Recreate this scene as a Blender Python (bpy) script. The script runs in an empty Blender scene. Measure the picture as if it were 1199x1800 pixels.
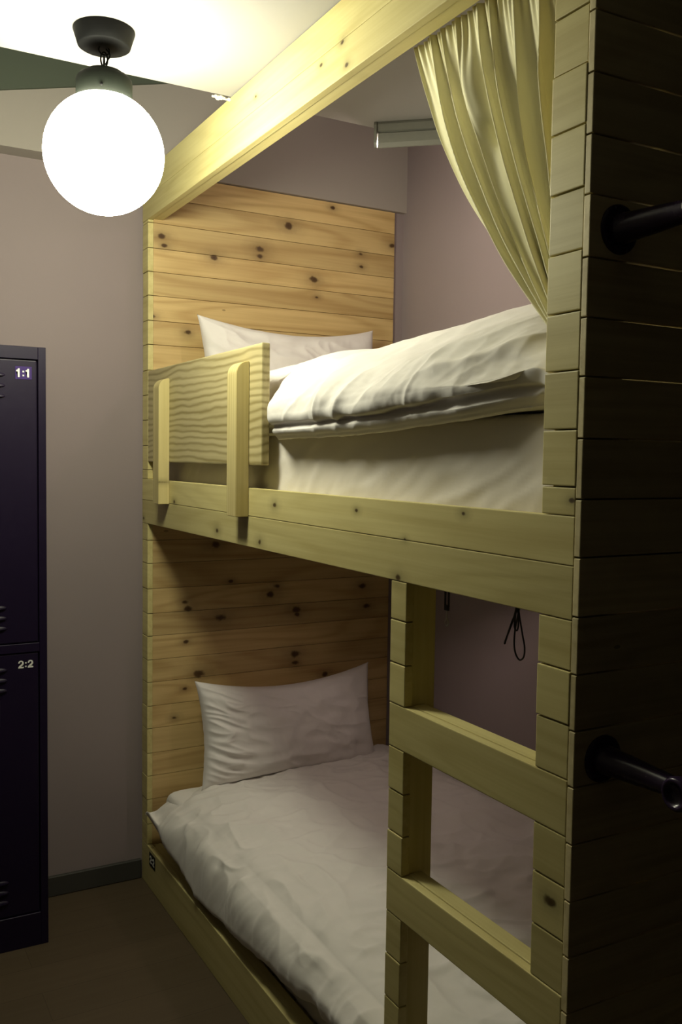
import bpy, bmesh, math, random
import numpy as np
from mathutils import Vector, Matrix, Euler

C = bpy.context.scene.collection
S = bpy.context.scene
rnd = random.Random(7)

# ------------------------------------------------------------------ camera
CAM_POS = (-0.9239, -0.9666, 1.4677)
YAW, PITCH, ROLL, F_PX = 0.5068, -0.0586, 0.0139, 1615.7
fw = Vector((math.sin(YAW)*math.cos(PITCH), math.cos(YAW)*math.cos(PITCH), math.sin(PITCH)))
rt = Vector((math.cos(YAW), -math.sin(YAW), 0))
up = rt.cross(fw)
r2 = rt*math.cos(ROLL) + up*math.sin(ROLL)
u2 = r2.cross(fw)
cd = bpy.data.cameras.new('camera'); cam = bpy.data.objects.new('camera', cd); C.objects.link(cam)
cam.matrix_world = Matrix(((r2.x, u2.x, -fw.x, CAM_POS[0]), (r2.y, u2.y, -fw.y, CAM_POS[1]), (r2.z, u2.z, -fw.z, CAM_POS[2]), (0, 0, 0, 1)))
cd.sensor_fit = 'VERTICAL'; cd.sensor_height = 36; cd.lens = F_PX/1800*36
cd.clip_start = 0.02
S.camera = cam

# ------------------------------------------------------------------ light levels
LAMP_COLOR = (1.0, 0.985, 0.76)
LAMP_STRENGTH = 52.0
TUBE_UPPER = 290.0
TUBE_LOWER = 165.0
TUBE_COLOR = (1.0, 0.80, 0.72)
S.view_settings.view_transform = 'Standard'
S.view_settings.look = 'None'
S.view_settings.gamma = 1
S.view_settings.use_curve_mapping = False
S.view_settings.exposure = 0.0
w = bpy.data.worlds.new('world'); S.world = w; w.use_nodes = True
w.node_tree.nodes['Background'].inputs[0].default_value = (0.02, 0.018, 0.018, 1)
w.node_tree.nodes['Background'].inputs[1].default_value = 0.03

# ------------------------------------------------------------------ helpers
def link(name, me, m=None, parent=None):
    o = bpy.data.objects.new(name, me); C.objects.link(o)
    if m: me.materials.append(m)
    if parent:
        o.parent = parent
        o.matrix_parent_inverse = PINV.get(parent.name, Matrix.Identity(4))
    return o
PINV = {}
def root(name, loc, label, cat, group=None):
    o = bpy.data.objects.new(name, None); C.objects.link(o); o.location = loc
    o.empty_display_size = 0.05
    PINV[o.name] = Matrix.Translation(loc).inverted()
    tag(o, label, cat, group); return o
def tag(o, label=None, cat=None, group=None, kind=None):
    if label: o['label'] = label
    if cat: o['category'] = cat
    if group: o['group'] = group
    if kind: o['kind'] = kind
    return o
def bm_obj(name, bm, m, parent=None, smooth=False):
    bmesh.ops.recalc_face_normals(bm, faces=bm.faces[:])
    me = bpy.data.meshes.new(name)
    if smooth:
        for f in bm.faces: f.smooth = True
    bm.to_mesh(me); bm.free()
    return link(name, me, m, parent)
def struct(name, bm, m, parent=None):
    o = bm_obj(name, bm, m, parent)
    if parent is None: o['kind'] = 'structure'
    return o
def box(bm, a, b, bev=0.0, seg=1):
    vs = [bm.verts.new((x, y, z)) for x in (a[0], b[0]) for y in (a[1], b[1]) for z in (a[2], b[2])]
    fs = [(0,1,3,2),(4,6,7,5),(0,4,5,1),(2,3,7,6),(0,2,6,4),(1,5,7,3)]
    faces = [bm.faces.new([vs[i] for i in f]) for f in fs]
    if bev > 0:
        es = list({e for f in faces for e in f.edges})
        bmesh.ops.bevel(bm, geom=es, offset=bev, segments=seg, affect='EDGES', profile=0.6)
def bx(a, b, bev=0.0, seg=1):
    bm = bmesh.new(); box(bm, a, b, bev, seg); return bm
def grid_mesh(name, P, close_u=False, m=None, parent=None, caps=False):
    """P: array (nu, nv, 3)"""
    nu, nv = P.shape[:2]
    verts = P.reshape(-1, 3)
    faces = []
    for i in range(nu if close_u else nu-1):
        a = i*nv; b = ((i+1) % nu)*nv
        for j in range(nv-1):
            faces.append((a+j, b+j, b+j+1, a+j+1))
    if caps:
        faces.append(tuple(i*nv for i in range(nu)))
        faces.append(tuple(i*nv+nv-1 for i in range(nu))[::-1])
    me = bpy.data.meshes.new(name)
    me.from_pydata([tuple(map(float, v)) for v in verts], [], faces)
    me.update()
    bm = bmesh.new(); bm.from_mesh(me); bmesh.ops.recalc_face_normals(bm, faces=bm.faces[:])
    for f in bm.faces: f.smooth = True
    bm.to_mesh(me); bm.free()
    return link(name, me, m, parent)
def tube_pts(pts, r, n=10):
    """tube along points (list of Vector), radius r or list"""
    bm = bmesh.new(); rings = []
    pts = [Vector(p) for p in pts]
    ref = None
    for i, p in enumerate(pts):
        d = (pts[min(i+1, len(pts)-1)] - pts[max(i-1, 0)]).normalized()
        if ref is None:
            ref = d.orthogonal().normalized()
        ref = (ref - d*ref.dot(d)).normalized()
        q = d.cross(ref)
        rr = r[i] if isinstance(r, (list, tuple)) else r
        rings.append([bm.verts.new(p + ref*rr*math.cos(2*math.pi*k/n) + q*rr*math.sin(2*math.pi*k/n)) for k in range(n)])
    for a, b in zip(rings, rings[1:]):
        for k in range(n):
            bm.faces.new((a[k], a[(k+1) % n], b[(k+1) % n], b[k]))
    bm.faces.new(rings[0]); bm.faces.new(rings[-1][::-1])
    return bm
def spline(pts, n):
    pts = [Vector(p) for p in pts]; out = []
    ext = [pts[0]*2-pts[1]] + pts + [pts[-1]*2-pts[-2]]
    for i in range(len(pts)-1):
        p0, p1, p2, p3 = ext[i:i+4]
        for k in range(n):
            t = k/n
            out.append(0.5*((2*p1)+(p2-p0)*t+(2*p0-5*p1+4*p2-p3)*t*t+(3*p1-p0-3*p2+p3)*t**3))
    out.append(pts[-1]); return out
def lathe(prof, n=48, axis='Z', origin=(0, 0, 0)):
    """prof list (r, h); closed where r==0"""
    bm = bmesh.new(); rings = []
    o = Vector(origin)
    for r, h in prof:
        if r < 1e-6:
            p = Vector((0, 0, h)); rings.append([p])
        else:
            rings.append([Vector((r*math.cos(2*math.pi*k/n), r*math.sin(2*math.pi*k/n), h)) for k in range(n)])
    def conv(p):
        if axis == 'Z': q = p
        elif axis == 'Y': q = Vector((p.x, p.z, p.y))
        else: q = Vector((p.z, p.y, p.x))
        return bm.verts.new(q+o)
    V = [[conv(p) for p in r] for r in rings]
    for a, b in zip(V, V[1:]):
        if len(a) == 1 and len(b) == 1: continue
        for k in range(n):
            k2 = (k+1) % n
            if len(a) == 1: bm.faces.new((a[0], b[k], b[k2]))
            elif len(b) == 1: bm.faces.new((a[k], a[k2], b[0]))
            else: bm.faces.new((a[k], a[k2], b[k2], b[k]))
    return bm

# numpy gradient noise
_rg = np.random.RandomState(3)
_perm = _rg.permutation(256); _perm = np.concatenate([_perm, _perm])
_ang = _rg.rand(256)*2*np.pi
def noise2(x, y, seed=0):
    x = np.asarray(x, float)+seed*17.31; y = np.asarray(y, float)+seed*9.73
    xi = np.floor(x).astype(int); yi = np.floor(y).astype(int)
    xf = x-xi; yf = y-yi
    u = xf**3*(xf*(xf*6-15)+10); v = yf**3*(yf*(yf*6-15)+10)
    def g(ix, iy, dx, dy):
        a = _ang[_perm[(_perm[ix & 255]+iy) & 255]]
        return np.cos(a)*dx+np.sin(a)*dy
    n00 = g(xi, yi, xf, yf); n10 = g(xi+1, yi, xf-1, yf)
    n01 = g(xi, yi+1, xf, yf-1); n11 = g(xi+1, yi+1, xf-1, yf-1)
    return (n00*(1-u)+n10*u)*(1-v)+(n01*(1-u)+n11*u)*v
def fbm(x, y, o=4, seed=0):
    s = 0; a = 1; f = 1
    for i in range(o):
        s = s+a*noise2(x*f, y*f, seed+i); a *= .5; f *= 2.03
    return s
def ridge(x, y, seed=0, k=3.0):
    return np.clip(1-np.abs(noise2(x, y, seed))*k, 0, 1)**1.5
def normals(P, close_u=False):
    if close_u:
        du = np.roll(P, -1, 0)-np.roll(P, 1, 0)
    else:
        du = np.gradient(P, axis=0)
    dv = np.gradient(P, axis=1)
    n = np.cross(du, dv)
    return n/(np.linalg.norm(n, axis=2, keepdims=True)+1e-9)

# ------------------------------------------------------------------ materials
def newmat(name):
    m = bpy.data.materials.new(name); m.use_nodes = True
    nt = m.node_tree; return m, nt, nt.nodes['Principled BSDF']
def N(nt, t, **k):
    n = nt.nodes.new(t)
    for a, b in k.items(): setattr(n, a, b)
    return n
def math_n(nt, op, a, b=None, c=None, clamp=False):
    n = N(nt, 'ShaderNodeMath', operation=op); n.use_clamp = clamp
    for i, v in enumerate((a, b, c)):
        if v is None: continue
        if isinstance(v, (int, float)): n.inputs[i].default_value = v
        else: nt.links.new(v, n.inputs[i])
    return n.outputs[0]
def mixc(nt, fac, a, b, mode='MIX'):
    n = N(nt, 'ShaderNodeMix', data_type='RGBA', blend_type=mode)
    for i, v in ((0, fac), (6, a), (7, b)):
        if isinstance(v, (int, float)): n.inputs[i].default_value = v
        elif isinstance(v, tuple): n.inputs[i].default_value = (*v[:3], 1)
        else: nt.links.new(v, n.inputs[i])
    return n.outputs[2]
def ramp(nt, fac, stops):
    n = N(nt, 'ShaderNodeValToRGB')
    cr = n.color_ramp
    while len(cr.elements) < len(stops): cr.elements.new(0.5)
    for e, (p, c) in zip(cr.elements, stops):
        e.position = p; e.color = (*c, 1) if len(c) == 3 else c
    nt.links.new(fac, n.inputs[0]); return n.outputs[0]
def vscale(nt, v, s):
    n = N(nt, 'ShaderNodeVectorMath', operation='MULTIPLY'); nt.links.new(v, n.inputs[0]); n.inputs[1].default_value = s
    return n.outputs[0]
def noise_n(nt, v, scale, detail=3, rough=.5, dist=0.0):
    n = N(nt, 'ShaderNodeTexNoise'); n.inputs['Scale'].default_value = scale
    n.inputs['Detail'].default_value = detail; n.inputs['Roughness'].default_value = rough
    n.inputs['Distortion'].default_value = dist
    nt.links.new(v, n.inputs['Vector']); return n.outputs[0]
def bump(nt, b, h, strength, dist=.002):
    n = N(nt, 'ShaderNodeBump'); n.inputs['Strength'].default_value = strength; n.inputs['Distance'].default_value = dist
    nt.links.new(h, n.inputs['Height']); nt.links.new(n.outputs[0], b.inputs['Normal'])

def wood(name, light, dark, knots=(), plane='xz', grain=1.0, stripes=0.35, rough=.5, tonevar=.25, stripe_scale=9.0, straight=0.0):
    """pine; grain runs along gc.x, tone per plank; knots at known spots of the real boards"""
    m, nt, b = newmat(name)
    at = N(nt, 'ShaderNodeAttribute', attribute_name='gc'); gc = at.outputs['Vector']
    tn = N(nt, 'ShaderNodeAttribute', attribute_name='tone').outputs['Fac']
    obj = N(nt, 'ShaderNodeTexCoord').outputs['Object']
    warp = noise_n(nt, vscale(nt, gc, (1.2, 6, 6)), 1.0, 2)
    fine = noise_n(nt, vscale(nt, gc, (2.2*grain, 95, 95)), 1.0, 4, .6)
    med = noise_n(nt, vscale(nt, gc, (1.0, 22, 22)), 1.0, 3, .55)
    # cathedral grain: bands across the board, bent along it
    sep = N(nt, 'ShaderNodeSeparateXYZ'); nt.links.new(vscale(nt, gc, (1, 1, 1)), sep.inputs[0])
    if straight:
        big = noise_n(nt, vscale(nt, gc, (3.0, 6, 6)), 1.0, 2.5, .55)
        ph = math_n(nt, 'MULTIPLY_ADD', sep.outputs[1], straight*6.28, math_n(nt, 'MULTIPLY', big, stripe_scale*6.28))
        band = math_n(nt, 'SINE', ph)
    else:
        big = noise_n(nt, vscale(nt, gc, (.9, 7, 7)), 1.0, 1.5, .4)
        band = math_n(nt, 'SINE', math_n(nt, 'MULTIPLY', big, stripe_scale*6.28))
    band = math_n(nt, 'MULTIPLY_ADD', band, .5, .5)
    band = math_n(nt, 'POWER', band, 2.2)
    f = math_n(nt, 'MULTIPLY_ADD', math_n(nt, 'SUBTRACT', fine, .5), .9, math_n(nt, 'MULTIPLY', band, stripes))
    f = math_n(nt, 'ADD', f, math_n(nt, 'MULTIPLY', math_n(nt, 'SUBTRACT', med, .5), .8))
    f = math_n(nt, 'ADD', f, .12, clamp=True)
    col = mixc(nt, f, light, dark)
    tone = math_n(nt, 'MULTIPLY_ADD', tn, tonevar*2, 1-tonevar)
    tv = N(nt, 'ShaderNodeCombineColor')
    for i in range(3): nt.links.new(tone, tv.inputs[i])
    col = mixc(nt, 1.0, col, tv.outputs[0], 'MULTIPLY')
    # small pin knots
    vo = N(nt, 'ShaderNodeTexVoronoi'); vo.inputs['Scale'].default_value = 1.0
    nt.links.new(vscale(nt, gc, (6, 14, 14)), vo.inputs['Vector'])
    sc = N(nt, 'ShaderNodeSeparateColor'); nt.links.new(vo.outputs['Color'], sc.inputs[0])
    pin = math_n(nt, 'MULTIPLY', math_n(nt, 'LESS_THAN', vo.outputs['Distance'], .06), math_n(nt, 'GREATER_THAN', sc.outputs[0], .72))
    col = mixc(nt, math_n(nt, 'MULTIPLY', pin, .55), col, tuple(c*.25 for c in dark))
    # the knots of these very boards
    so = N(nt, 'ShaderNodeSeparateXYZ'); nt.links.new(obj, so.inputs[0])
    wob = noise_n(nt, obj, 45, 2)
    A = so.outputs[0] if plane == 'xz' else so.outputs[1]
    Z = so.outputs[2]
    core = halo = None
    for (ka, kz, kr) in knots:
        da = math_n(nt, 'MULTIPLY', math_n(nt, 'SUBTRACT', A, ka), .62)
        dz = math_n(nt, 'SUBTRACT', Z, kz)
        d = math_n(nt, 'SQRT', math_n(nt, 'ADD', math_n(nt, 'MULTIPLY', da, da), math_n(nt, 'MULTIPLY', dz, dz)))
        d = math_n(nt, 'MULTIPLY', d, 1.35/kr)
        core = d if core is None else math_n(nt, 'MINIMUM', core, d)
    if core is not None:
        core = math_n(nt, 'ADD', core, math_n(nt, 'MULTIPLY', math_n(nt, 'SUBTRACT', wob, .5), 1.6))
        k1 = ramp(nt, math_n(nt, 'MULTIPLY', core, .2), [(0.0, (1, 1, 1)), (.12, (.95, .95, .95)), (.24, (.35, .35, .35)), (.6, (.12, .12, .12)), (1, (0, 0, 0))])
        col = mixc(nt, k1, col, (dark[0]*.16, dark[1]*.12, dark[2]*.1))
    nt.links.new(col, b.inputs['Base Color'])
    b.inputs['Roughness'].default_value = rough
    b.inputs['Specular IOR Level'].default_value = .35
    bump(nt, b, math_n(nt, 'ADD', math_n(nt, 'MULTIPLY', fine, .6), math_n(nt, 'MULTIPLY', band, -.3)), .25, .0015)
    return m

def paint(name, col, rough=.85, bumpy=.15, var=.06):
    m, nt, b = newmat(name)
    obj = N(nt, 'ShaderNodeTexCoord').outputs['Object']
    n1 = noise_n(nt, obj, 1.7, 3); n2 = noise_n(nt, obj, 160, 3)
    c = mixc(nt, n1, tuple(x*(1-var) for x in col), tuple(min(1, x*(1+var)) for x in col))
    nt.links.new(c, b.inputs['Base Color']); b.inputs['Roughness'].default_value = rough
    b.inputs['Specular IOR Level'].default_value = .25
    bump(nt, b, n2, bumpy, .001)
    return m
def fabric(name, col, rough=.9, weave=900, wr=.25, scale=14, rk=1.0):
    m, nt, b = newmat(name)
    obj = N(nt, 'ShaderNodeTexCoord').outputs['Object']
    n1 = noise_n(nt, obj, 5, 3)
    c = mixc(nt, n1, tuple(x*.95 for x in col), col)
    nt.links.new(c, b.inputs['Base Color']); b.inputs['Roughness'].default_value = rough
    b.inputs['Specular IOR Level'].default_value = .2
    b.inputs['Sheen Weight'].default_value = .15
    wv = noise_n(nt, obj, weave, 2)
    n2 = noise_n(nt, obj, scale, 5, .6, .8)
    rid = math_n(nt, 'ABSOLUTE', math_n(nt, 'SUBTRACT', n2, .5))
    h = math_n(nt, 'ADD', math_n(nt, 'MULTIPLY', wv, .06), math_n(nt, 'MULTIPLY', rid, rk))
    bump(nt, b, h, wr, .004)
    return m
def metal(name, col, rough=.35, metallic=0.0, spec=.5):
    m, nt, b = newmat(name)
    obj = N(nt, 'ShaderNodeTexCoord').outputs['Object']
    n1 = noise_n(nt, obj, 60, 3)
    c = mixc(nt, n1, tuple(x*.85 for x in col), col)
    nt.links.new(c, b.inputs['Base Color'])
    r = math_n(nt, 'MULTIPLY_ADD', n1, .15, rough-.07)
    nt.links.new(r, b.inputs['Roughness'])
    b.inputs['Metallic'].default_value = metallic
    b.inputs['Specular IOR Level'].default_value = spec
    return m

PINE_L = (0.66, 0.50, 0.235); PINE_D = (0.40, 0.25, 0.085)
HB_KN = [(0.047,2.193,.011),(0.057,2.163,.008),(0.511,2.288,.015),(0.4,2.195,.013),(0.4,2.168,.009),(0.231,2.144,.012),(0.614,2.111,.014),(0.945,2.271,.012),(0.809,2.224,.008),(0.81,2.178,.007),(0.687,2.376,.008),(0.626,2.048,.006),(0.014,1.928,.009),(0.137,1.885,.01),
 (0.243,1.162,.016),(0.452,0.974,.017),(0.478,1.003,.01),(0.13,0.968,.01),(0.141,0.943,.012),(0.262,0.905,.017),(0.557,0.911,.015),(0.56,0.894,.009),(0.838,0.983,.013),(0.857,0.906,.012),(0.557,0.747,.018),(0.557,0.715,.01),(0.187,0.713,.018),(0.681,0.66,.012),(0.679,0.619,.009),(0.132,0.665,.007),(0.095,0.568,.007),(0.137,0.829,.008),(.30,1.03,.007)]
FR_KN = [(1.025,1.353,.008),(1.757,1.326,.007),(1.397,1.264,.009),(1.11,1.258,.008),(0.634,1.363,.005),(0.276,1.378,.005),(0.454,1.32,.004),(0.02,1.412,.005),(2.075,1.255,.006),(0.042,0.814,.010),(0.475,1.246,.008),(0.72,2.312,.006),(0.812,2.30,.005),(1.157,2.348,.004),(.7,2.26,.006)]
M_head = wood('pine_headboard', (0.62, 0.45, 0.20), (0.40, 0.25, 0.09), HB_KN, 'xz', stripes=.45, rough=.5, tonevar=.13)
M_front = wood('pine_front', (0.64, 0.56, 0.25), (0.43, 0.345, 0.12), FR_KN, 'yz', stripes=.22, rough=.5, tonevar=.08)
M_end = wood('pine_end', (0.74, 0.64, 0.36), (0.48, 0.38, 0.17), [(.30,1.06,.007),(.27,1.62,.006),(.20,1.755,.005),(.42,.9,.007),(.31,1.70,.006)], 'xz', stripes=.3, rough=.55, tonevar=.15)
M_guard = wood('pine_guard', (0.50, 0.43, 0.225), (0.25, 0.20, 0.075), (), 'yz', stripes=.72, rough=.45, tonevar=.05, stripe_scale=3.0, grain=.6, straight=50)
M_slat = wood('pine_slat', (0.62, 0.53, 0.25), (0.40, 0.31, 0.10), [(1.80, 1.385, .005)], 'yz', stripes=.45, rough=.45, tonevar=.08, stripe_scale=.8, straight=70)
M_wall = paint('pink_wall_paint', (0.285, 0.235, 0.235))
M_bulk = paint('bulkhead_paint', (0.36, 0.325, 0.29))
M_unseen = paint('dark_room_paint', (0.10, 0.09, 0.08))
M_ceil = paint('white_ceiling_paint', (0.33, 0.315, 0.295))
M_trimdark = paint('dark_grey_green', (0.085, 0.10, 0.075))
M_base = paint('dark_baseboard_paint', (0.055, 0.052, 0.045), rough=.6)
M_white = fabric('white_cotton', (0.80, 0.765, 0.72), wr=.22, scale=11)
M_pill = fabric('pillow_cotton', (0.80, 0.76, 0.73), wr=.10, scale=9)
M_sheet = fabric('sheet_cotton', (0.72, 0.67, 0.60), wr=.22, scale=9)
M_curt = fabric('cream_curtain_cloth', (0.80, 0.76, 0.50), wr=.08, scale=20, weave=700)
M_black = metal('black_metal', (0.006, 0.006, 0.006), .6, spec=.12)
M_grn = metal('grey_green_metal', (0.009, 0.011, 0.008), .6, spec=.1)
M_purple = metal('purple_metal', (0.010, 0.0045, 0.024), .45, spec=.3)
M_hook = metal('aubergine_metal', (0.030, 0.016, 0.045), .25)
M_fix = metal('grey_white_plastic', (0.20, 0.195, 0.165), .5)
M_chrome = metal('bare_steel', (0.5, 0.48, 0.45), .3, 1.0)
M_num = paint('white_lettering', (0.85, 0.85, 0.80), rough=.5)
M_plate = paint('violet_number_plate', (0.045, 0.02, 0.14), rough=.5)
M_stick = paint('black_sticker', (0.01, 0.01, 0.01), rough=.5)
M_cord = metal('black_cord', (0.01, 0.008, 0.012), .6)
M_foam = paint('pale_plaster', (0.85, 0.82, 0.7), rough=.9, bumpy=1)
def floor_mat():
    m, nt, b = newmat('dark_wood_floor')
    obj = N(nt, 'ShaderNodeTexCoord').outputs['Object']
    br = N(nt, 'ShaderNodeTexBrick'); nt.links.new(obj, br.inputs['Vector'])
    br.inputs['Scale'].default_value = 1.0; br.inputs['Brick Width'].default_value = 1.2; br.inputs['Row Height'].default_value = .14
    br.inputs['Mortar Size'].default_value = .0012; br.offset = .37
    br.inputs['Color1'].default_value = (.085, .062, .034, 1); br.inputs['Color2'].default_value = (.108, .078, .044, 1); br.inputs['Mortar'].default_value = (.05, .035, .02, 1)
    g = noise_n(nt, vscale(nt, obj, (2.5, 42, 1)), 1.0, 5, .6)
    c = mixc(nt, math_n(nt, 'MULTIPLY', g, .75), br.outputs['Color'], (.055, .035, .018))
    nt.links.new(c, b.inputs['Base Color']); b.inputs['Roughness'].default_value = .55
    bump(nt, b, g, .2, .001)
    return m
M_floor = floor_mat()
def globe_mat():
    m, nt, b = newmat('lit_opal_glass')
    b.inputs['Base Color'].default_value = (.9, .9, .86, 1)
    b.inputs['Emission Color'].default_value = (*LAMP_COLOR, 1)
    b.inputs['Emission Strength'].default_value = LAMP_STRENGTH
    return m
M_globe = globe_mat()

# ------------------------------------------------------------------ planks
def planks(name, specs, m, parent, bev=.0018):
    """specs: list of (a, b, grain_axis) boxes; one mesh, with plank-wise grain coordinates and tone"""
    bm = bmesh.new()
    gl = bm.verts.layers.float_vector.new('gc'); tl = bm.verts.layers.float.new('tone')
    for (a, b, ax) in specs:
        n0 = len(bm.verts)
        box(bm, a, b, bev, 2)
        bm.verts.ensure_lookup_table()
        off = Vector((rnd.uniform(0, 40), rnd.uniform(0, 40), rnd.uniform(0, 40))); t = rnd.random()
        for v in bm.verts[n0:]:
            c = v.co
            g = {'x': (c.x, c.z, c.y), 'y': (c.y, c.z, c.x), 'z': (c.z, c.y, c.x)}[ax]
            v[gl] = Vector(g)+off; v[tl] = t
    return bm_obj(name, bm, m, parent)
def stack(zs, lo, hi, ax, jitter=.0, gap=.0011):
    """planks between successive heights; lo/hi = (x, y) corners"""
    out = []
    for z0, z1 in zip(zs, zs[1:]):
        j = rnd.uniform(-jitter, jitter)
        dx = j if ax == 'y' else 0; dy = j if ax == 'x' else 0
        out.append(((lo[0]+dx, lo[1]+dy, z0+gap), (hi[0], hi[1], z1-gap), ax))
    return out

# ================================================================== the room
XL, XR, YN, YF = -1.75, 1.0, -2.6, 2.1
ZD, ZH = 2.401, 2.95          # lowered ceiling over the beds, higher ceiling of the recess
YE, YB = 1.32, 2.018           # end of the lowered ceiling, face of the bulkhead
struct('floor', bx((XL, YN, -.05), (XR, YF, 0)), M_floor)
struct('wall_back', bx((XL-.1, YF, -.05), (XR+.1, YF+.1, ZH)), M_wall)
struct('wall_right', bx((XR, YN-.1, -.05), (XR+.1, YF, ZH)), M_wall)
struct('wall_left', bx((XL-.1, YN-.1, -.05), (XL, YF, ZH)), M_unseen)
struct('wall_front', bx((XL, YN-.1, -.05), (XR, YN, ZH)), M_unseen)
struct('ceiling', bx((XL-.1, YN-.1, ZH), (XR+.1, YF+.1, ZH+.06)), M_ceil)
struct('ceiling_lowered', bx((XL, YN, ZD), (XR, YE, ZD+.05)), M_ceil)
struct('trim_1', bx((XL, YB, 2.397), (XR, YF, ZH)), M_bulk)      # bulkhead over the headboard
bm = bmesh.new()   # thin dark grey green wedge over the bulkhead face, slanted lower edge
zl = lambda x: 2.683+(x-.061)*.241
vs = [(-1.6, zl(-1.6)), (.12, zl(.12)), (.12, ZH), (-1.6, ZH)]
va = [bm.verts.new((x, YB-.012, z)) for x, z in vs]; vb = [bm.verts.new((x, YB, z)) for x, z in vs]
bm.faces.new(va); bm.faces.new(vb[::-1])
for i in range(4): bm.faces.new((va[i], va[(i+1) % 4], vb[(i+1) % 4], vb[i]))
struct('trim_2', bm, M_trimdark)
struct('trim_4', bx((.957, 2.04, 0), (XR, YF, 2.3965)), M_wall)       # plaster return beside the headboard
bm = bx((XL, YF-.014, 0), (-.002, YF, .068), .003)
struct('baseboard_back', bm, M_base)

# ================================================================== bunk bed
bed = root('bunk_bed', (.5, 1.04, 0), 'pale pine two-level bunk bed with plank ends and a ladder opening, against the back wall', 'bunk bed')
T = .018
zend = [0, .0, .08, .163, .246, .33, .413, .496, .58, .663, .747, .83, .915, .999, 1.081, 1.163, 1.246, 1.331, 1.414, 1.50, 1.587, 1.669, 1.752, 1.838, 1.92, 2.003, 2.086, 2.17, 2.25, 2.33, 2.399][1:]
planks('footboard', stack(zend, (0, 0), (XR-.002, .012), 'x', .0006, .0012), M_end, bed, .0014)
# near column, front boards
zc = [1.389, 1.431, 1.513, 1.597, 1.680, 1.765, 1.851, 1.937, 2.02, 2.10, 2.17, 2.243]
col = stack(zc, (0, .0125), (T, .0825), 'y', .0012)
zc2 = [1.24, 1.166, 1.087, 1.006]; col += stack(zc2[::-1], (0, .0125), (T, .0825), 'y', .0012)
zc3 = [.923, .847, .765, .683]; col += stack(zc3[::-1], (0, .0125), (T, .0825), 'y', .0012)
zc4 = [.60, .515, .43, .345, .26, .175, .14]; col += stack(zc4[::-1], (0, .0125), (T, .0825), 'y', .0012)
planks('corner_post', col+[((T, T, 0), (.09, .08, 2.24), 'z')], M_front, bed, .0018)
# far column front edge
zf = [.14, .21, .296, .377, .456, .541, .618, .70, .777, .858, .935, 1.019, 1.105, 1.183, 1.24]
zf2 = [1.389, 1.42, 1.50, 1.585, 1.668, 1.75, 1.835, 1.914, 1.996, 2.074, 2.151, 2.233, 2.243]
fc = stack(zf, (0, 2.03), (T, 2.088), 'y', .0008)+stack(zf2, (0, 2.03), (T, 2.088), 'y', .0008)
planks('corner_post', fc+[((T, 2.05, 0), (.09, 2.09, 2.24), 'z')], M_front, bed, .0012)
# headboard
zh = [0, .05, .135, .215, .296, .377, .456, .541, .618, .70, .777, .858, .935, 1.019, 1.105, 1.183, 1.262, 1.345, 1.425, 1.507, 1.59, 1.67, 1.752, 1.835, 1.914, 1.996, 2.074, 2.151, 2.233, 2.315, 2.3955]
planks('headboard', stack(zh, (T, 2.03), (.955, 2.097), 'x', .0005, .0006), M_head, bed, .0012)
# top beam
planks('top_beam', [((0, .0125, 2.243), (T, 2.09, 2.3165), 'y'), ((0, .0125, 2.3175), (T, 2.09, 2.399), 'y'), ((T+.0005, T, 2.2445), (.05, 2.09, 2.399), 'y')], M_front, bed, .0015)
# side rail under the upper mattress
planks('side_rail', [((0, .0125, 1.24), (T, 2.09, 1.3175), 'y'), ((0, .0125, 1.3185), (T, 2.09, 1.389), 'y'), ((T+.0005, T, 1.245), (.05, 2.05, 1.385), 'y')], M_front, bed, .0015)
planks('bed_platform', [((.05, .02+i*.126, 1.262), (.99, .02+i*.126+.118, 1.285), 'x') for i in range(16)], M_end, bed, .001)
planks('base_rail', [((0, .0125, 0), (T, 2.09, .139), 'y'), ((T+.0005, T, .0), (.05, 2.03, .137), 'y')], M_front, bed, .002)
planks('bed_platform', [((.05, .02+i*.126, .09), (.99, .02+i*.126+.118, .115), 'x') for i in range(16)], M_end, bed, .001)
# ladder
lad = stack([.14, .175, .26, .345, .43, .515, .60], (0, .445), (T, .497), 'y', .001)
lad += stack([.683, .759, .84, .923], (0, .445), (T, .497), 'y', .001)+stack([1.006, 1.084, 1.166, 1.24], (0, .445), (T, .497), 'y', .001)
planks('ladder_post', lad+[((T, .4495, .14), (.070, .492, 1.244), 'z')], M_front, bed, .002)
for z0, z1 in ((.923, 1.006), (.60, .683)):
    planks('ladder_rung', [((0, .0125, z0), (T, .497, z1), 'y'), ((T+.001, .083, z0+.03), (.050, .4495, z1+.001), 'y')], M_front, bed, .002)
# guard rail
planks('guard_board', [((.0, 1.105, 1.447), (.022, 2.03, 1.747), 'y')], M_guard, bed, .004)
def slat(y0, y1):
    bm = bmesh.new(); gl = bm.verts.layers.float_vector.new('gc'); tl = bm.verts.layers.float.new('tone')
    prof = [(-.0005, 1.316), (-.035, 1.316)]
    for k in range(9):
        a = math.pi/2*k/8; prof.append((-.035+.032*(1-math.cos(a)), 1.675+.032*math.sin(a)))
    prof.append((-.0005, 1.707))
    A = [bm.verts.new((x, y0, z)) for x, z in prof]; B = [bm.verts.new((x, y1, z)) for x, z in prof]
    bm.faces.new(A); bm.faces.new(B[::-1])
    for i in range(len(prof)):
        j = (i+1) % len(prof); bm.faces.new((A[i], A[j], B[j], B[i]))
    bmesh.ops.bevel(bm, geom=bm.edges[:], offset=.0012, segments=2, affect='EDGES', clamp_overlap=True)
    off = rnd.uniform(0, 40)
    for v in bm.verts: v[gl] = Vector((v.co.z+off, v.co.y, v.co.x)); v[tl] = .6
    return bm_obj('guard_slat', bm, M_slat, bed)
slat(1.18, 1.243); slat(1.805, 1.862)
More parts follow.
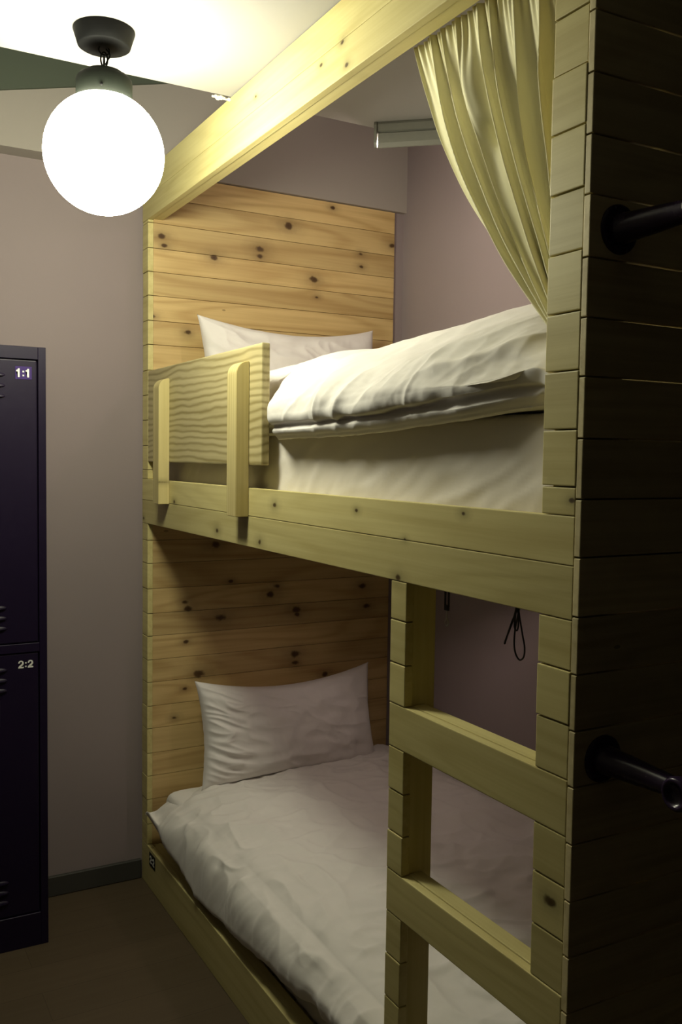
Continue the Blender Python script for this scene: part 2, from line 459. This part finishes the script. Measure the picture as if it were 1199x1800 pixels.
# screw heads with dark plugs on the rail
# number sticker on the base
bm = bx((-.0012, 1.94, .083), (-.0001, 2.003, .127))
stk = bm_obj('number_sticker', bm, M_stick, bed); stk['label'] = 'black sticker with pale digits'
def text_mesh(name, s, size, ext, m, parent, mat4):
    """heavy grotesque digits cut as flat letters; local x right, y up, z out"""
    bm = bmesh.new(); pen = 0
    def slab(poly, ox):
        a = [bm.verts.new((ox+x, y, ext)) for x, y in poly]; b = [bm.verts.new((ox+x, y, -ext)) for x, y in poly]
        n = len(poly)
        for i in range(n): bm.faces.new((a[i], a[(i+1) % n], b[(i+1) % n], b[i]))
        fa = bm.faces.new(a); fb = bm.faces.new(b[::-1])
        bmesh.ops.triangulate(bm, faces=[fa, fb])
    adv = {'1': .50, '2': .60, ':': .26}
    W = sum(adv[c] for c in s); pen = -W/2
    for c in s:
        if c == '1': slab([(.17, 0), (.33, 0), (.33, .72), (.21, .72), (.17, .62), (.05, .58), (.05, .47), (.17, .47)], pen)
        elif c == ':':
            slab([(.06, .08), (.19, .08), (.19, .21), (.06, .21)], pen); slab([(.06, .41), (.19, .41), (.19, .54), (.06, .54)], pen)
        else:
            out = [(.04, 0), (.54, 0), (.54, .135), (.27, .135), (.44, .27), (.52, .36), (.54, .49), (.50, .62), (.41, .70), (.29, .73), (.16, .70), (.07, .61), (.04, .47),
                   (.18, .47), (.20, .56), (.29, .61), (.37, .57), (.39, .49), (.36, .41), (.22, .29), (.10, .19), (.05, .10)]
            slab(out, pen)
        pen += adv[c]
    me = bpy.data.meshes.new(name)
    for v in bm.verts: v.co = Vector((v.co.x*size, (v.co.y-.36)*size, v.co.z))
    bmesh.ops.recalc_face_normals(bm, faces=bm.faces[:])
    bm.to_mesh(me); bm.free(); me.transform(mat4)
    return link(name, me, m, parent)
# text facing -x: local x -> -y... , local y -> +z
Rx = Matrix(((0, 0, -1, 0), (-1, 0, 0, 0), (0, 1, 0, 0), (0, 0, 0, 1)))
text_mesh('digits', '2:2', .036, .0004, M_num, stk, Matrix.Translation((-.0014, 1.9715, .105)) @ Rx)

# ================================================================== bedding
def rounded_slab(name, a, b, r, m, label, cat, amp=.003, seed=0, nx=60, nring=120, hang=0.0):
    """mattress with fitted sheet: superellipse section swept along y, wrinkled"""
    cx, cz = (a[0]+b[0])/2, (a[2]+b[2])/2; hx, hz = (b[0]-a[0])/2, (b[2]-a[2])/2
    n = 360; ny = 220
    th = np.linspace(0, 2*np.pi, n, endpoint=False)
    # rounded rectangle by arc length
    per = []
    def rr(s):
        L1, L2 = 2*hx-2*r, 2*hz-2*r; q = math.pi*r/2; tot = 2*L1+2*L2+4*q; s = s*tot
        if s < L1: return (-hx+r+s, hz)
        s -= L1
        if s < q: t = s/r; return (hx-r+r*math.sin(t), hz-r+r*math.cos(t))
        s -= q
        if s < L2: return (hx, hz-r-s)
        s -= L2
        if s < q: t = s/r; return (hx-r+r*math.cos(t), -hz+r-r*math.sin(t))
        s -= q
        if s < L1: return (hx-r-s, -hz)
        s -= L1
        if s < q: t = s/r; return (-hx+r-r*math.sin(t), -hz+r-r*math.cos(t))
        s -= q
        if s < L2: return (-hx, -hz+r+s)
        s -= L2
        t = s/r; return (-hx+r-r*math.cos(t), hz-r+r*math.sin(t))
    prof = np.array([rr(i/n) for i in range(n)])
    ys = np.linspace(0, 1, ny)
    L = b[1]-a[1]; P = np.zeros((n, ny, 3))
    for j, t in enumerate(ys):
        y = a[1]+L*t; d = min(y-a[1], b[1]-y)
        k = 1.0 if d > r else math.sqrt(max(0, 1-(1-d/r)**2))
        inset = r*(1-k)
        sx = (hx-inset)/hx; sz = (hz-inset)/hz
        P[:, j, 0] = cx+prof[:, 0]*sx; P[:, j, 2] = cz+prof[:, 1]*sz; P[:, j, 1] = y
    Nn = normals(P, True)
    c = np.mean(P.reshape(-1, 3), 0)
    if np.mean(np.sum(Nn*(P-c), 2)) < 0: Nn = -Nn
    Y = P[:, :, 1]; Z = P[:, :, 2]
    wr = ridge(Y*7+Z*9+noise2(Y*3, Z*6, seed)*.9, Z*5-Y*1.0, seed+1, 3.5)*.6+fbm(Y*14+Z*16, Z*9, 3, seed+2)*.6
    pull = np.clip((cz-Z)/hz*.6+.5, 0, 1)
    P += Nn*(wr*amp*(.3+pull))[:, :, None]
    o = grid_mesh(name, P, True, m, None, caps=True)
    tag(o, label, cat); return o
rounded_slab('mattress', (.052, .035, 1.286), (.975, 2.012, 1.545), .03, M_sheet, 'thick mattress in a white fitted sheet on the upper bunk', 'mattress', .006, 2)
rounded_slab('mattress', (.058, .035, .116), (.975, 2.012, .325), .03, M_sheet, 'white-sheeted mattress on the lower bunk, under the spread duvet', 'mattress', .004, 5)

def duvet(name, ctrl_fn, y0, y1, endr, m, label, n=420, ny=420, wrk=None):
    """closed puffy quilt: section control points (x, z) per y"""
    P = np.zeros((n, ny, 3))
    # sample denser at the ends
    t = np.linspace(0, 1, ny); ys = y0+(y1-y0)*(t-.035*np.sin(2*np.pi*t))
    for j, y in enumerate(ys):
        cp = ctrl_fn(y)
        K = len(cp)
        s = np.linspace(0, K, n, endpoint=False); i = np.floor(s).astype(int); f = (s-i)[:, None]
        A = np.array(cp); p0 = A[(i-1) % K]; p1 = A[i % K]; p2 = A[(i+1) % K]; p3 = A[(i+2) % K]
        q = .5*((2*p1)+(p2-p0)*f+(2*p0-5*p1+4*p2-p3)*f*f+(3*p1-p0-3*p2+p3)*f**3)
        d = min(y-y0, y1-y)
        k = 1.0 if d > endr else math.sqrt(max(0.0, 1-(1-d/endr)**2))
        zb = A[:, 1].min(); zm = zb+.015
        q[:, 1] = zm+(q[:, 1]-zm)*max(k, .02)
        P[:, j, 0] = q[:, 0]; P[:, j, 1] = y; P[:, j, 2] = q[:, 1]
    Nn = normals(P, True); c = np.mean(P.reshape(-1, 3), 0)
    if np.mean(np.sum(Nn*(P-c), 2)) < 0: Nn = -Nn
    P = P+Nn*wrk(P)[:, :, None]
    o = grid_mesh(name, P, True, m, None, caps=True)
    tag(o, label, 'duvet'); return o

def lerp(y, xs, vs): return float(np.interp(y, xs, vs))
def up_ctrl(y):
    hem = lerp(y, [.1, .3, .55, .85, 1.1, 1.3], [1.556, 1.535, 1.522, 1.514, 1.512, 1.505])
    h = lerp(y, [.08, .2, .3, .45, .6, .8, 1.1, 1.4], [-.045, .0, .008, .004, .0, -.004, .010, .012])
    hb = lerp(y, [.08, .2, .35, .55, .75, 1.0, 1.4], [-.03, .0, .030, .050, .038, .0, -.02])
    ins = lerp(y, [.08, .17, .30, 1.03, 1.12], [.045, .025, 0, 0, .05])
    bulge = .004*math.sin(y*9)
    return [(.955, 1.60), (.93, 1.70+hb*.6), (.74, 1.745+hb), (.50, 1.765+hb), (.30, 1.742+hb*.6+h*.4), (.14+ins*.3, 1.702+h),
            (.045+ins*.6, 1.652+h*.7), (-.008+bulge+ins, 1.605+h*.2), (-.020+bulge+ins, hem+.056), (-.016+bulge+ins, hem+.036), (-.002+ins*.95, hem+.029), (-.007+ins, hem+.017), (.002+ins, hem+.004),
            (.026+ins*.6, hem-.004), (.12, 1.545), (.5, 1.548), (.9, 1.548)]
def up_wr(P):
    X, Y, Z = P[..., 0], P[..., 1], P[..., 2]
    front = np.clip((.35-X)/.35, 0, 1)
    # long creases sweeping from the lower front up towards the near end
    u = Y*6.0+Z*7.0+noise2(Y*2.2, Z*3, 21)*1.2
    v = Z*3-Y*1.2
    w1 = ridge(u, v, 22, 2.4)*.013*np.clip(.5+1.6*noise2(Y*3.3, Z*8, 29), 0, 1.3)
    w2 = fbm(Y*5, X*4+Z*5, 3, 23)*.014
    w3 = ridge(Y*11+Z*9+noise2(Y*5, Z*5, 24), Z*4-X*3, 25, 3)*.0035
    w4 = fbm(Y*28, Z*30+X*20, 2, 26)*.0018
    hem = np.clip((1.60-Z)/.06, 0, 1)*front
    w5 = ridge(Y*20+noise2(Y*6, Z, 27), Z*2, 28, 3)*hem*.0015
    up = np.clip((Z-1.525)/.09, 0, 1); fr = np.clip((.05-X)/.04, 0, 1)
    keep = up*up*(3-2*up)*(1-.3*fr)+.3*fr
    return (w1+w2+w3+w4)*keep*(.55+.45*front)+w5*keep-.004
duvet('duvet', up_ctrl, .085, 1.42, .05, M_white, 'plump white duvet bunched up on the upper bunk, overhanging its rail', wrk=up_wr)

def lo_ctrl(y):
    hem = lerp(y, [.1, .5, .8, 1.15, 1.3, 1.55, 1.7, 1.93], [.225, .235, .235, .20, .178, .16, .20, .25])
    top = lerp(y, [.1, .5, 1.0, 1.5, 1.8, 1.93], [.355, .375, .385, .39, .392, .372])
    xo = lerp(y, [.1, .6, 1.0, 1.5, 1.8, 1.93], [.02, .0, -.008, -.01, -.016, -.02])
    hz = lerp(y, [1.6, 1.93], [0, -.02])
    return [(.965, .335), (.955, top-.01), (.75, top+.004), (.5, top), (.3, top-.003+hz*.2), (.15, top-.018+hz*.5), (.06, top-.036+hz*.7),
            (.008+xo*.5, top-.085+hz), (xo, max(hem+.035, .19)), (xo+.008, hem+.004), (xo+.03, hem+.006), (.052, max(hem+.03, .22)), (.07, .335), (.3, .333), (.7, .333)]
def lo_wr(P):
    X, Y, Z = P[..., 0], P[..., 1], P[..., 2]
    u = X*2.4-Y*3.2+noise2(X*2, Y*2, 31)*1.8
    v = X*3.4+Y*3.4+noise2(X*3, Y*3, 41)*.8
    w1 = ridge(v*.9, u*.5, 32, 2.6)*.013
    w2 = fbm(X*4+Y, Y*4, 3, 33)*.016
    w3 = ridge(X*9+Y*5+noise2(X*4, Y*4, 34), Y*6-X*4, 35, 4)*.006
    w5 = ridge(X*5-Y*3+noise2(X*7, Y*7, 38)*.8, Y*10+X*3, 39, 3.5)*.006
    w4 = fbm(X*24, Y*24+Z*20, 2, 36)*.0022
    near = np.clip((1.0-Y)/.5, 0, 1)
    w6 = ridge(Y*7+noise2(X*3, Y*2, 37)*.8, X*1.5, 40, 2.2)*near*.016
    up = np.clip((Z-.335)/.03, 0, 1); fr = np.clip((.055-X)/.03, 0, 1)
    keep = up*up*(3-2*up)*(1-fr)+fr*(.45+.55*np.clip((Z-.20)/.12, 0, 1))
    return (w1+w2+w3+w4+w5+w6)*keep-.004
duvet('duvet', lo_ctrl, .10, 1.975, .03, M_white, 'crumpled white duvet spread flat over the lower bunk', wrk=lo_wr)

def pillow(name, cx, y, z, W, H, D, lean, yaw, seed, label, corners=None, roll=0.0, sag=.035):
    """standing pillow: W along x, H up, D thick; corners pull out to points"""
    n = 150
    u = np.linspace(-1, 1, n); U, V = np.meshgrid(u, u, indexing='ij')
    def side(sg):
        e = np.clip(1-np.abs(U)**2.6, 0, 1)*np.clip(1-np.abs(V)**2.6, 0, 1)
        th = e**.42
        X = U*W/2*(1-.07*(1-np.abs(V)**2)*np.abs(U)**3)
        Zz = V*H/2*(1-.10*(1-np.abs(U)**2)*np.abs(V)**3)
        Zz = Zz-sag*(1-U**2)*(V > 0)*V
        wr = ridge(U*3+V*2.2+noise2(U*2, V*2, seed), V*2-U*1.6, seed+1, 2.0)*.006+fbm(U*2.5, V*2.5, 2, seed+2)*.012
        edge = np.clip(np.abs(U)-.45, 0, 1)*2
        wr2 = ridge(V*5.5-np.abs(U)*3.5+noise2(U*3, V*3, seed+4)*.5, U*1.3, seed+3, 1.8)*edge*(.020 if seed == 60 else .008)*(U < 0)
        wr3 = ridge(U*9+noise2(U*2, V*3, seed+6), V*.8+3, seed+5, 2.0)*.0012
        Y = sg*(D/2*th+(wr+wr2+wr3)*np.clip(th*1.6-.2, 0, 1))
        return np.stack([X, Y, Zz], -1)
    A = side(-1); B = side(1)
    verts = np.concatenate([A.reshape(-1, 3), B.reshape(-1, 3)])
    if corners is not None:     # warp quad
        bl, br, tl, tr = [np.array(c, float) for c in corners]
        uu = (verts[:, 0]/W+.5)[:, None]; vv = (verts[:, 2]/H+.5)[:, None]
        q = (bl*(1-uu)+br*uu)*(1-vv)+(tl*(1-uu)+tr*uu)*vv
        verts = np.stack([q[:, 0], verts[:, 1], q[:, 1]], -1)
    faces = []
    for s in (0, 1):
        o = s*n*n
        for i in range(n-1):
            for j in range(n-1):
                a = o+i*n+j; faces.append((a, a+n, a+n+1, a+1))
    me = bpy.data.meshes.new(name); me.from_pydata([tuple(map(float, v)) for v in verts], [], faces)
    bm = bmesh.new(); bm.from_mesh(me)
    bmesh.ops.remove_doubles(bm, verts=bm.verts[:], dist=.0004)
    bmesh.ops.recalc_face_normals(bm, faces=bm.faces[:])
    for f in bm.faces: f.smooth = True
    bm.to_mesh(me); bm.free()
    M = Matrix.Translation((cx, y, z)) @ Euler((lean, roll, yaw)).to_matrix().to_4x4()
    me.transform(M)
    o = link(name, me, M_pill); tag(o, label, 'pillow'); return o
pillow('pillow', .485, 1.925, 1.74, .68, .40, .13, -.18, 0.0, 50, 'white pillow leaning on the headboard of the upper bunk', roll=.0, sag=.03)
pillow('pillow', .475, 1.905, .535, .68, .36, .14, -.20, 0.0, 60, 'white pillow with creased left side standing against the lower bunk headboard', sag=.03)

# ================================================================== curtain
def curtain():
    nu, nv = 520, 260
    s = np.linspace(0, 1, nu)[:, None]; t = np.linspace(0, 1, nv)[None, :]*np.ones((nu, 1)); s = s*np.ones((1, nv))
    tt = np.clip(t/.86, 0, 1)           # 1 = where it tucks behind the post
    yt = .568-.378*s; zt = 2.262
    yb = .150-.062*s; zb = 1.672-.03*s
    Y = yt*(1-tt)+yb*tt + .058*np.sin(np.pi*np.clip(tt, 0, 1))**.9*(1-s)**.8
    Z = zt*(1-t)+0*t
    Z = zt+(zb-zt)*tt-(np.clip(t-.86, 0, 1)/.14)*.10
    Y = Y-(np.clip(t-.86, 0, 1)/.14)*.035
    ph = s*7.4+.8*noise2(s*3.6, t*.8, 71)+.25*t*np.sin(s*7)
    w = 2*np.pi*ph
    gather = np.exp(-t*9)
    amp = (.004+.010*np.clip(t*4, 0, 1)*(1-.55*tt))*(.8+.6*noise2(s*4, t*1.5, 75))
    X = .078+amp*(np.sin(w)+.22*np.sin(2*w+1.1))+fbm(s*5, t*2.5, 2, 72)*.010*np.clip(t*5, 0, 1)
    Y = Y+amp*.75*np.cos(w)*np.clip(t*5, .2, 1)
    # fine header gathers
    X = X+gather*.003*np.sin(s*2*np.pi*24+2*noise2(s*9, t, 77))
    # one big bulging fold with a pinch
    g = np.exp(-((s-.42)/.055)**2-((t-.22)/.12)**2)
    X = X-.028*g
    g2 = np.exp(-((s-.46)/.03)**2-((t-.33)/.04)**2); X = X+.012*g2
    X = np.clip(X, .054, .2)
    P = np.stack([X, Y, Z], -1)
    Nn = normals(P)
    th = .0012
    Q = P+Nn*th
    nu_, nv_ = nu, nv
    full = np.concatenate([P, Q[::-1]], 0)
    o = grid_mesh('curtain', full, True, M_curt, None)
    tag(o, 'cream cloth curtain gathered under the top beam and pulled aside behind the post', 'curtain')
curtain()

# ================================================================== globe ceiling lamp
LX, LY = -.382, 1.115
lamp = root('ceiling_lamp', (LX, LY, 2.401), 'lit round opal globe lamp hanging from a black ceiling rose', 'ceiling lamp')
bm_obj('ceiling_rose', lathe([(0, 2.401), (.066, 2.401), (.067, 2.398), (.057, 2.366), (.053, 2.3635), (0, 2.3635)], 64, origin=(LX, LY, 0)), M_black, lamp, True)
bm = tube_pts([(LX+.012*math.cos(a), LY, 2.358+.010*math.sin(a)) for a in np.linspace(0, 2*math.pi, 20)], .0017, 8)
bm_obj('ceiling_hook', bm, M_black, lamp, True)
GZ = 2.134; GR = .131
for i, (zc_, rot) in enumerate(((2.338, 0), (2.328, 1))):
    pts = []
    for a in np.linspace(0, 2*math.pi, 24):
        dx, dz = .0075*math.cos(a), .016*math.sin(a)
        pts.append((LX+(dx if rot == 0 else dx*.4), LY+(0 if rot == 0 else dx), zc_+dz))
    bm_obj('chain_link', tube_pts(pts, .0018, 8), M_black, lamp, True)
bm_obj('lamp_cord', tube_pts(spline([(LX+.004, LY, 2.362), (LX+.012, LY-.004, 2.348), (LX+.006, LY+.006, 2.333), (LX+.009, LY, 2.312)], 8), .0016, 8), M_black, lamp, True)
bm_obj('lamp_cap', lathe([(0, 2.318), (.010, 2.318), (.014, 2.313), (.040, 2.310), (.043, 2.304), (.054, 2.301), (.0600, 2.294), (.061, 2.288), (.061, 2.240), (.0585, 2.240), (.0585, 2.285), (0, 2.290)], 64, origin=(LX, LY, 0)), M_grn, lamp, True)
for a in (math.radians(-110), math.radians(10), math.radians(130)):
    p = Vector((LX+.060*math.cos(a), LY+.060*math.sin(a), 2.262)); d = Vector((math.cos(a), math.sin(a), 0))
    bm_obj('set_screw', tube_pts([p, p+d*.004], .0035, 10), M_black, lamp, True)
prof = []
for k in range(49):
    a = math.pi*(k/48); r, z = GR*math.sin(a), GZ-GR*math.cos(a)
    if z > 2.252: break
    prof.append((max(r, 0), z))
prof.append((.045, 2.262)); prof.append((0, 2.264))
bm_obj('globe', lathe(prof, 64, origin=(LX, LY, 0)), M_globe, lamp, True)['label'] = 'glowing white glass globe'

# ================================================================== locker
LKX0, LKX1, LKY0, LKY1, LKZ = -.775, -.374, 1.80, 2.085, 1.775
lk = root('locker', ((LKX0+LKX1)/2, 1.94, 0), 'dark purple two-door metal locker against the back wall, left of the bunk', 'locker')
bm = bmesh.new()
fr = .022
box(bm, (LKX0, LKY0+.018, 0), (LKX1, LKY1, LKZ), .0015)
for a, b in (((LKX0, LKY0, 0), (LKX0+fr, LKY0+.018, LKZ)), ((LKX1-fr, LKY0, 0), (LKX1, LKY0+.018, LKZ)), ((LKX0+fr, LKY0, LKZ-.036), (LKX1-fr, LKY0+.018, LKZ)), ((LKX0+fr, LKY0, .888), (LKX1-fr, LKY0+.018, .914)), ((LKX0+fr, LKY0, 0), (LKX1-fr, LKY0+.018, .10))):
    box(bm, a, b, .001)
bm_obj('locker_body', bm, M_purple, lk)
R_y = Matrix(((1, 0, 0, 0), (0, 0, -1, 0), (0, 1, 0, 0), (0, 0, 0, 1)))     # text facing -y
for z0, z1, num in ((.917, 1.736, '1:1'), (.103, .885, '2:2')):
    dx0, dx1 = LKX0+fr+.003, LKX1-fr-.003
    bm = bmesh.new(); box(bm, (dx0, LKY0+.003, z0), (dx1, LKY0+.017, z1), .003, 2)
    d = bm_obj('locker_door', bm, M_purple, lk)
    cx = (dx0+dx1)/2
    for zz in ((z1-.045-.0, -1), (z0+.075, 1)):
        for k in range(3):
            z = zz[0]-k*.030+(0 if zz[1] < 0 else .03)
            # louvre: half-round hood pressed out of the sheet
            bm = bmesh.new()
            x0, x1 = cx-.090, cx+.090; n = 28; rows = []
            for i in range(n+1):
                x = x0+(x1-x0)*i/n; e = math.sqrt(max(0, 1-abs(2*i/n-1)**6))
                rows.append([bm.verts.new((x, LKY0+.0035, z+.008*e)), bm.verts.new((x, LKY0+.0035-.004*e, z+.004*e)), bm.verts.new((x, LKY0+.0035-.007*e, z-.003*e)), bm.verts.new((x, LKY0+.0035-.0065*e, z-.005*e)), bm.verts.new((x, LKY0+.0035, z-.0055*e))])
            for a, b in zip(rows, rows[1:]):
                for q in range(4): bm.faces.new((a[q], a[q+1], b[q+1], b[q]))
            bmesh.ops.remove_doubles(bm, verts=bm.verts[:], dist=1e-5)
            bm_obj('louvre', bm, M_purple, d, True)
    lx = -.4365; lz = z1-.037
    if num == '1:1':
        bm = bx((lx-.0225, LKY0+.0018, lz-.0185), (lx+.0235, LKY0+.0031, lz+.0185), .0004)
        bm_obj('number_plate', bm, M_plate, d)
        text_mesh('number', num, .034, .0005, M_num, d, Matrix.Translation((lx, LKY0+.0013, lz)) @ R_y)
    else:
        text_mesh('number', num, .031, .0005, M_num, d, Matrix.Translation((lx+.002, LKY0+.0025, lz+.005)) @ R_y)
        bm = bmesh.new()
        box(bm, (cx+.035, LKY0-.004, z1-.21), (cx+.068, LKY0+.0035, z1-.13), .003, 2)
        box(bm, (cx+.043, LKY0-.012, z1-.19), (cx+.060, LKY0-.003, z1-.15), .003, 2)
        bm_obj('door_handle', bm, M_purple, d)

# ================================================================== pegs on the bed end
def peg(hx, hz, label):
    r = root('wall_peg', (hx, 0, hz), label, 'peg', 'metal pegs on the bunk end')
    prof = [(0, -.0045), (.030, -.0045), (.0345, -.003), (.035, -.0003), (0, -.0003)]
    bm_obj('flange', lathe(prof, 48, 'Y', (hx, 0, hz)), M_hook, r, True)
    pp = [(hx, -.0045, hz), (hx, -.012, hz), (hx, -.03, hz), (hx, -.07, hz), (hx, -.10, hz), (hx, -.125, hz), (hx, -.142, hz)]
    bm_obj('arm', tube_pts(pp, [.025, .022, .020, .018, .016, .0145, .014], 24), M_hook, r, True)
    prof = [(0, .028), (.014, .028), (.015, .034), (.019, .036), (.022, .033), (.023, .027), (.021, .012), (.0195, 0), (.021, -.012), (.023, -.027), (.022, -.033), (.019, -.036), (.015, -.034), (.014, -.028), (0, -.028)]
    bm_obj('crossbar', lathe(prof, 32, 'X', (hx+.010, -.152, hz)), M_hook, r, True)
    for k in range(3):
        a = 2*math.pi*k/3+math.pi/2+.35
        c = Vector((hx+.0295*math.cos(a), -.0045, hz+.0295*math.sin(a)))
        bm_obj('screw', tube_pts([c, c+Vector((0, -.0015, 0))], .0032, 12), M_hook, r, True)
    return r
peg(.055, 1.795, 'upper of the two dark purple metal pegs on the plank bunk end')
peg(.055, 1.035, 'lower of the two dark purple metal pegs on the plank bunk end')

# ================================================================== batten lights inside the bunks
def tube_mat(name, st):
    m, nt, b = newmat(name)
    b.inputs['Emission Color'].default_value = (*TUBE_COLOR, 1); b.inputs['Emission Strength'].default_value = st
    return m
D = Vector((.126, -.111, 0)).normalized(); Sx = Vector((-D.y, D.x, 0))
def batten(A, top, Lf, prof_h, prof_c, caps, tp, st, label):
    fx = root('batten_light', A+D*Lf/2+Vector((0, 0, top)), label, 'light fixture')
    def sect(pts, s0, s1, nm, m):
        bm = bmesh.new()
        a = [bm.verts.new(A+D*s0+Sx*p+Vector((0, 0, top+q))) for p, q in pts]; b = [bm.verts.new(A+D*s1+Sx*p+Vector((0, 0, top+q))) for p, q in pts]
        fa = bm.faces.new(a); fb = bm.faces.new(b[::-1])
        for i in range(len(pts)):
            j = (i+1) % len(pts); bm.faces.new((a[i], a[j], b[j], b[i]))
        bmesh.ops.triangulate(bm, faces=[fa, fb])
        return bm_obj(nm, bm, m, fx)
    sect(prof_h, .006, Lf-.006, 'housing', M_fix)
    sect(prof_c, .012, Lf-.012, 'reflector', M_fix)
    for s0 in (0.0, Lf-.008): sect(caps, s0, s0+.008, 'end_cap', M_fix)
    p = [A+D*t+Sx*tp[0]+Vector((0, 0, top+tp[1])) for t in (.018, .05, .08, .11)]
    bm_obj('tube', tube_pts(p, .008, 16), tube_mat('lit_tube', st), fx, True)
hs = [(-.026, -.0005), (-.030, -.008), (-.030, -.026), (-.024, -.030), (.024, -.030), (.030, -.026), (.030, -.008), (.026, -.0005)]
# upper: reflector on the room side, tube behind it towards the wall
batten(Vector((.43, 1.30, 0)), 2.401, .36, hs, [(-.024, -.0305), (-.033, -.034), (-.033, -.060), (-.026, -.071), (-.020, -.071), (-.016, -.066), (-.010, -.040), (-.006, -.0305)],
       [(-.028, -.0005), (-.034, -.010), (-.034, -.058), (-.026, -.069), (-.018, -.069), (-.008, -.038), (.028, -.034), (.032, -.010), (.028, -.0005)], (.018, -.046), TUBE_UPPER,
       'grey batten light on the ceiling inside the upper bunk, half behind the curtain')
# lower: deep channel that throws its light down on the bed
batten(Vector((.42, 1.42, 0)), 1.2615, .36, hs, [(-.030, -.0305), (-.034, -.075), (-.031, -.075), (-.026, -.034), (.026, -.034), (.031, -.075), (.034, -.075), (.030, -.0305)],
       [(-.028, -.0005), (-.034, -.010), (-.036, -.076), (.036, -.076), (.034, -.010), (.028, -.0005)], (0, -.048), TUBE_LOWER,
       'grey batten light fixed under the platform above the lower bunk')

# ================================================================== cords hanging under the upper platform
def tagcord(name, pts, r, label, cat):
    o = bm_obj(name, tube_pts(pts, r, 8), M_cord, None, True); tag(o, label, cat); return o
cx0, cy0, cz0 = .12, .272, 1.262
loop = [(cx0, cy0-.004, cz0), (cx0, cy0+.004, 1.235), (cx0, cy0+.002, 1.212), (cx0, cy0+.016, 1.185), (cx0, cy0+.028, 1.158), (cx0-.002, cy0+.032, 1.143), (cx0-.002, cy0+.030, 1.150), (cx0, cy0+.014, 1.186), (cx0-.004, cy0, 1.215),
        (cx0, cy0+.008, 1.195), (cx0, cy0+.009, 1.176), (cx0, cy0+.003, 1.171), (cx0, cy0-.001, 1.18), (cx0, cy0, 1.20), (cx0+.002, cy0+.004, 1.217), (cx0, cy0-.004, 1.195), (cx0, cy0-.013, 1.165), (cx0, cy0-.019, 1.145), (cx0, cy0-.017, 1.128), (cx0, cy0-.006, 1.121), (cx0, cy0+.005, 1.131), (cx0, cy0+.009, 1.150), (cx0, cy0+.006, 1.178), (cx0+.003, cy0, 1.214), (cx0+.002, cy0-.004, 1.225)]
tagcord('cord', spline(loop, 8), .0016, 'black cord tied in a looped bow below the upper bunk rail', 'cord')
kx, ky = .12, .482
st = root('key_strap', (kx, ky, 1.262), 'short dark strap with a small clip hanging beside the ladder post', 'strap')
bm = bmesh.new(); box(bm, (kx-.001, ky-.006, 1.183), (kx+.001, ky-.001, 1.262), .0004); box(bm, (kx-.004, ky+.001, 1.183), (kx-.002, ky+.006, 1.262), .0004); box(bm, (kx-.004, ky-.006, 1.175), (kx+.001, ky+.006, 1.186), .0006)
bm_obj('strap', bm, M_cord, st)
bm_obj('clip', tube_pts(spline([(kx-.001, ky, 1.177), (kx-.001, ky+.001, 1.16), (kx-.001, ky+.005, 1.152), (kx-.001, ky, 1.145), (kx-.001, ky-.005, 1.152), (kx-.001, ky-.001, 1.16)], 6), .0014, 8), M_chrome, st, True)

# crumb of filler where the lowered ceiling meets the beam
bm = bmesh.new()
for i in range(7):
    mat = Matrix.Translation((-.002-.0075*i, YE+.004+.002*math.sin(i*2), ZD-.006+.003*math.sin(i*3.1))) @ Matrix.Diagonal((1, 1, .8, 1))
    bmesh.ops.create_icosphere(bm, subdivisions=2, radius=.006+.002*math.sin(i*5), matrix=mat)
o = bm_obj('trim_3', bm, M_foam, None, True); o['kind'] = 'structure'
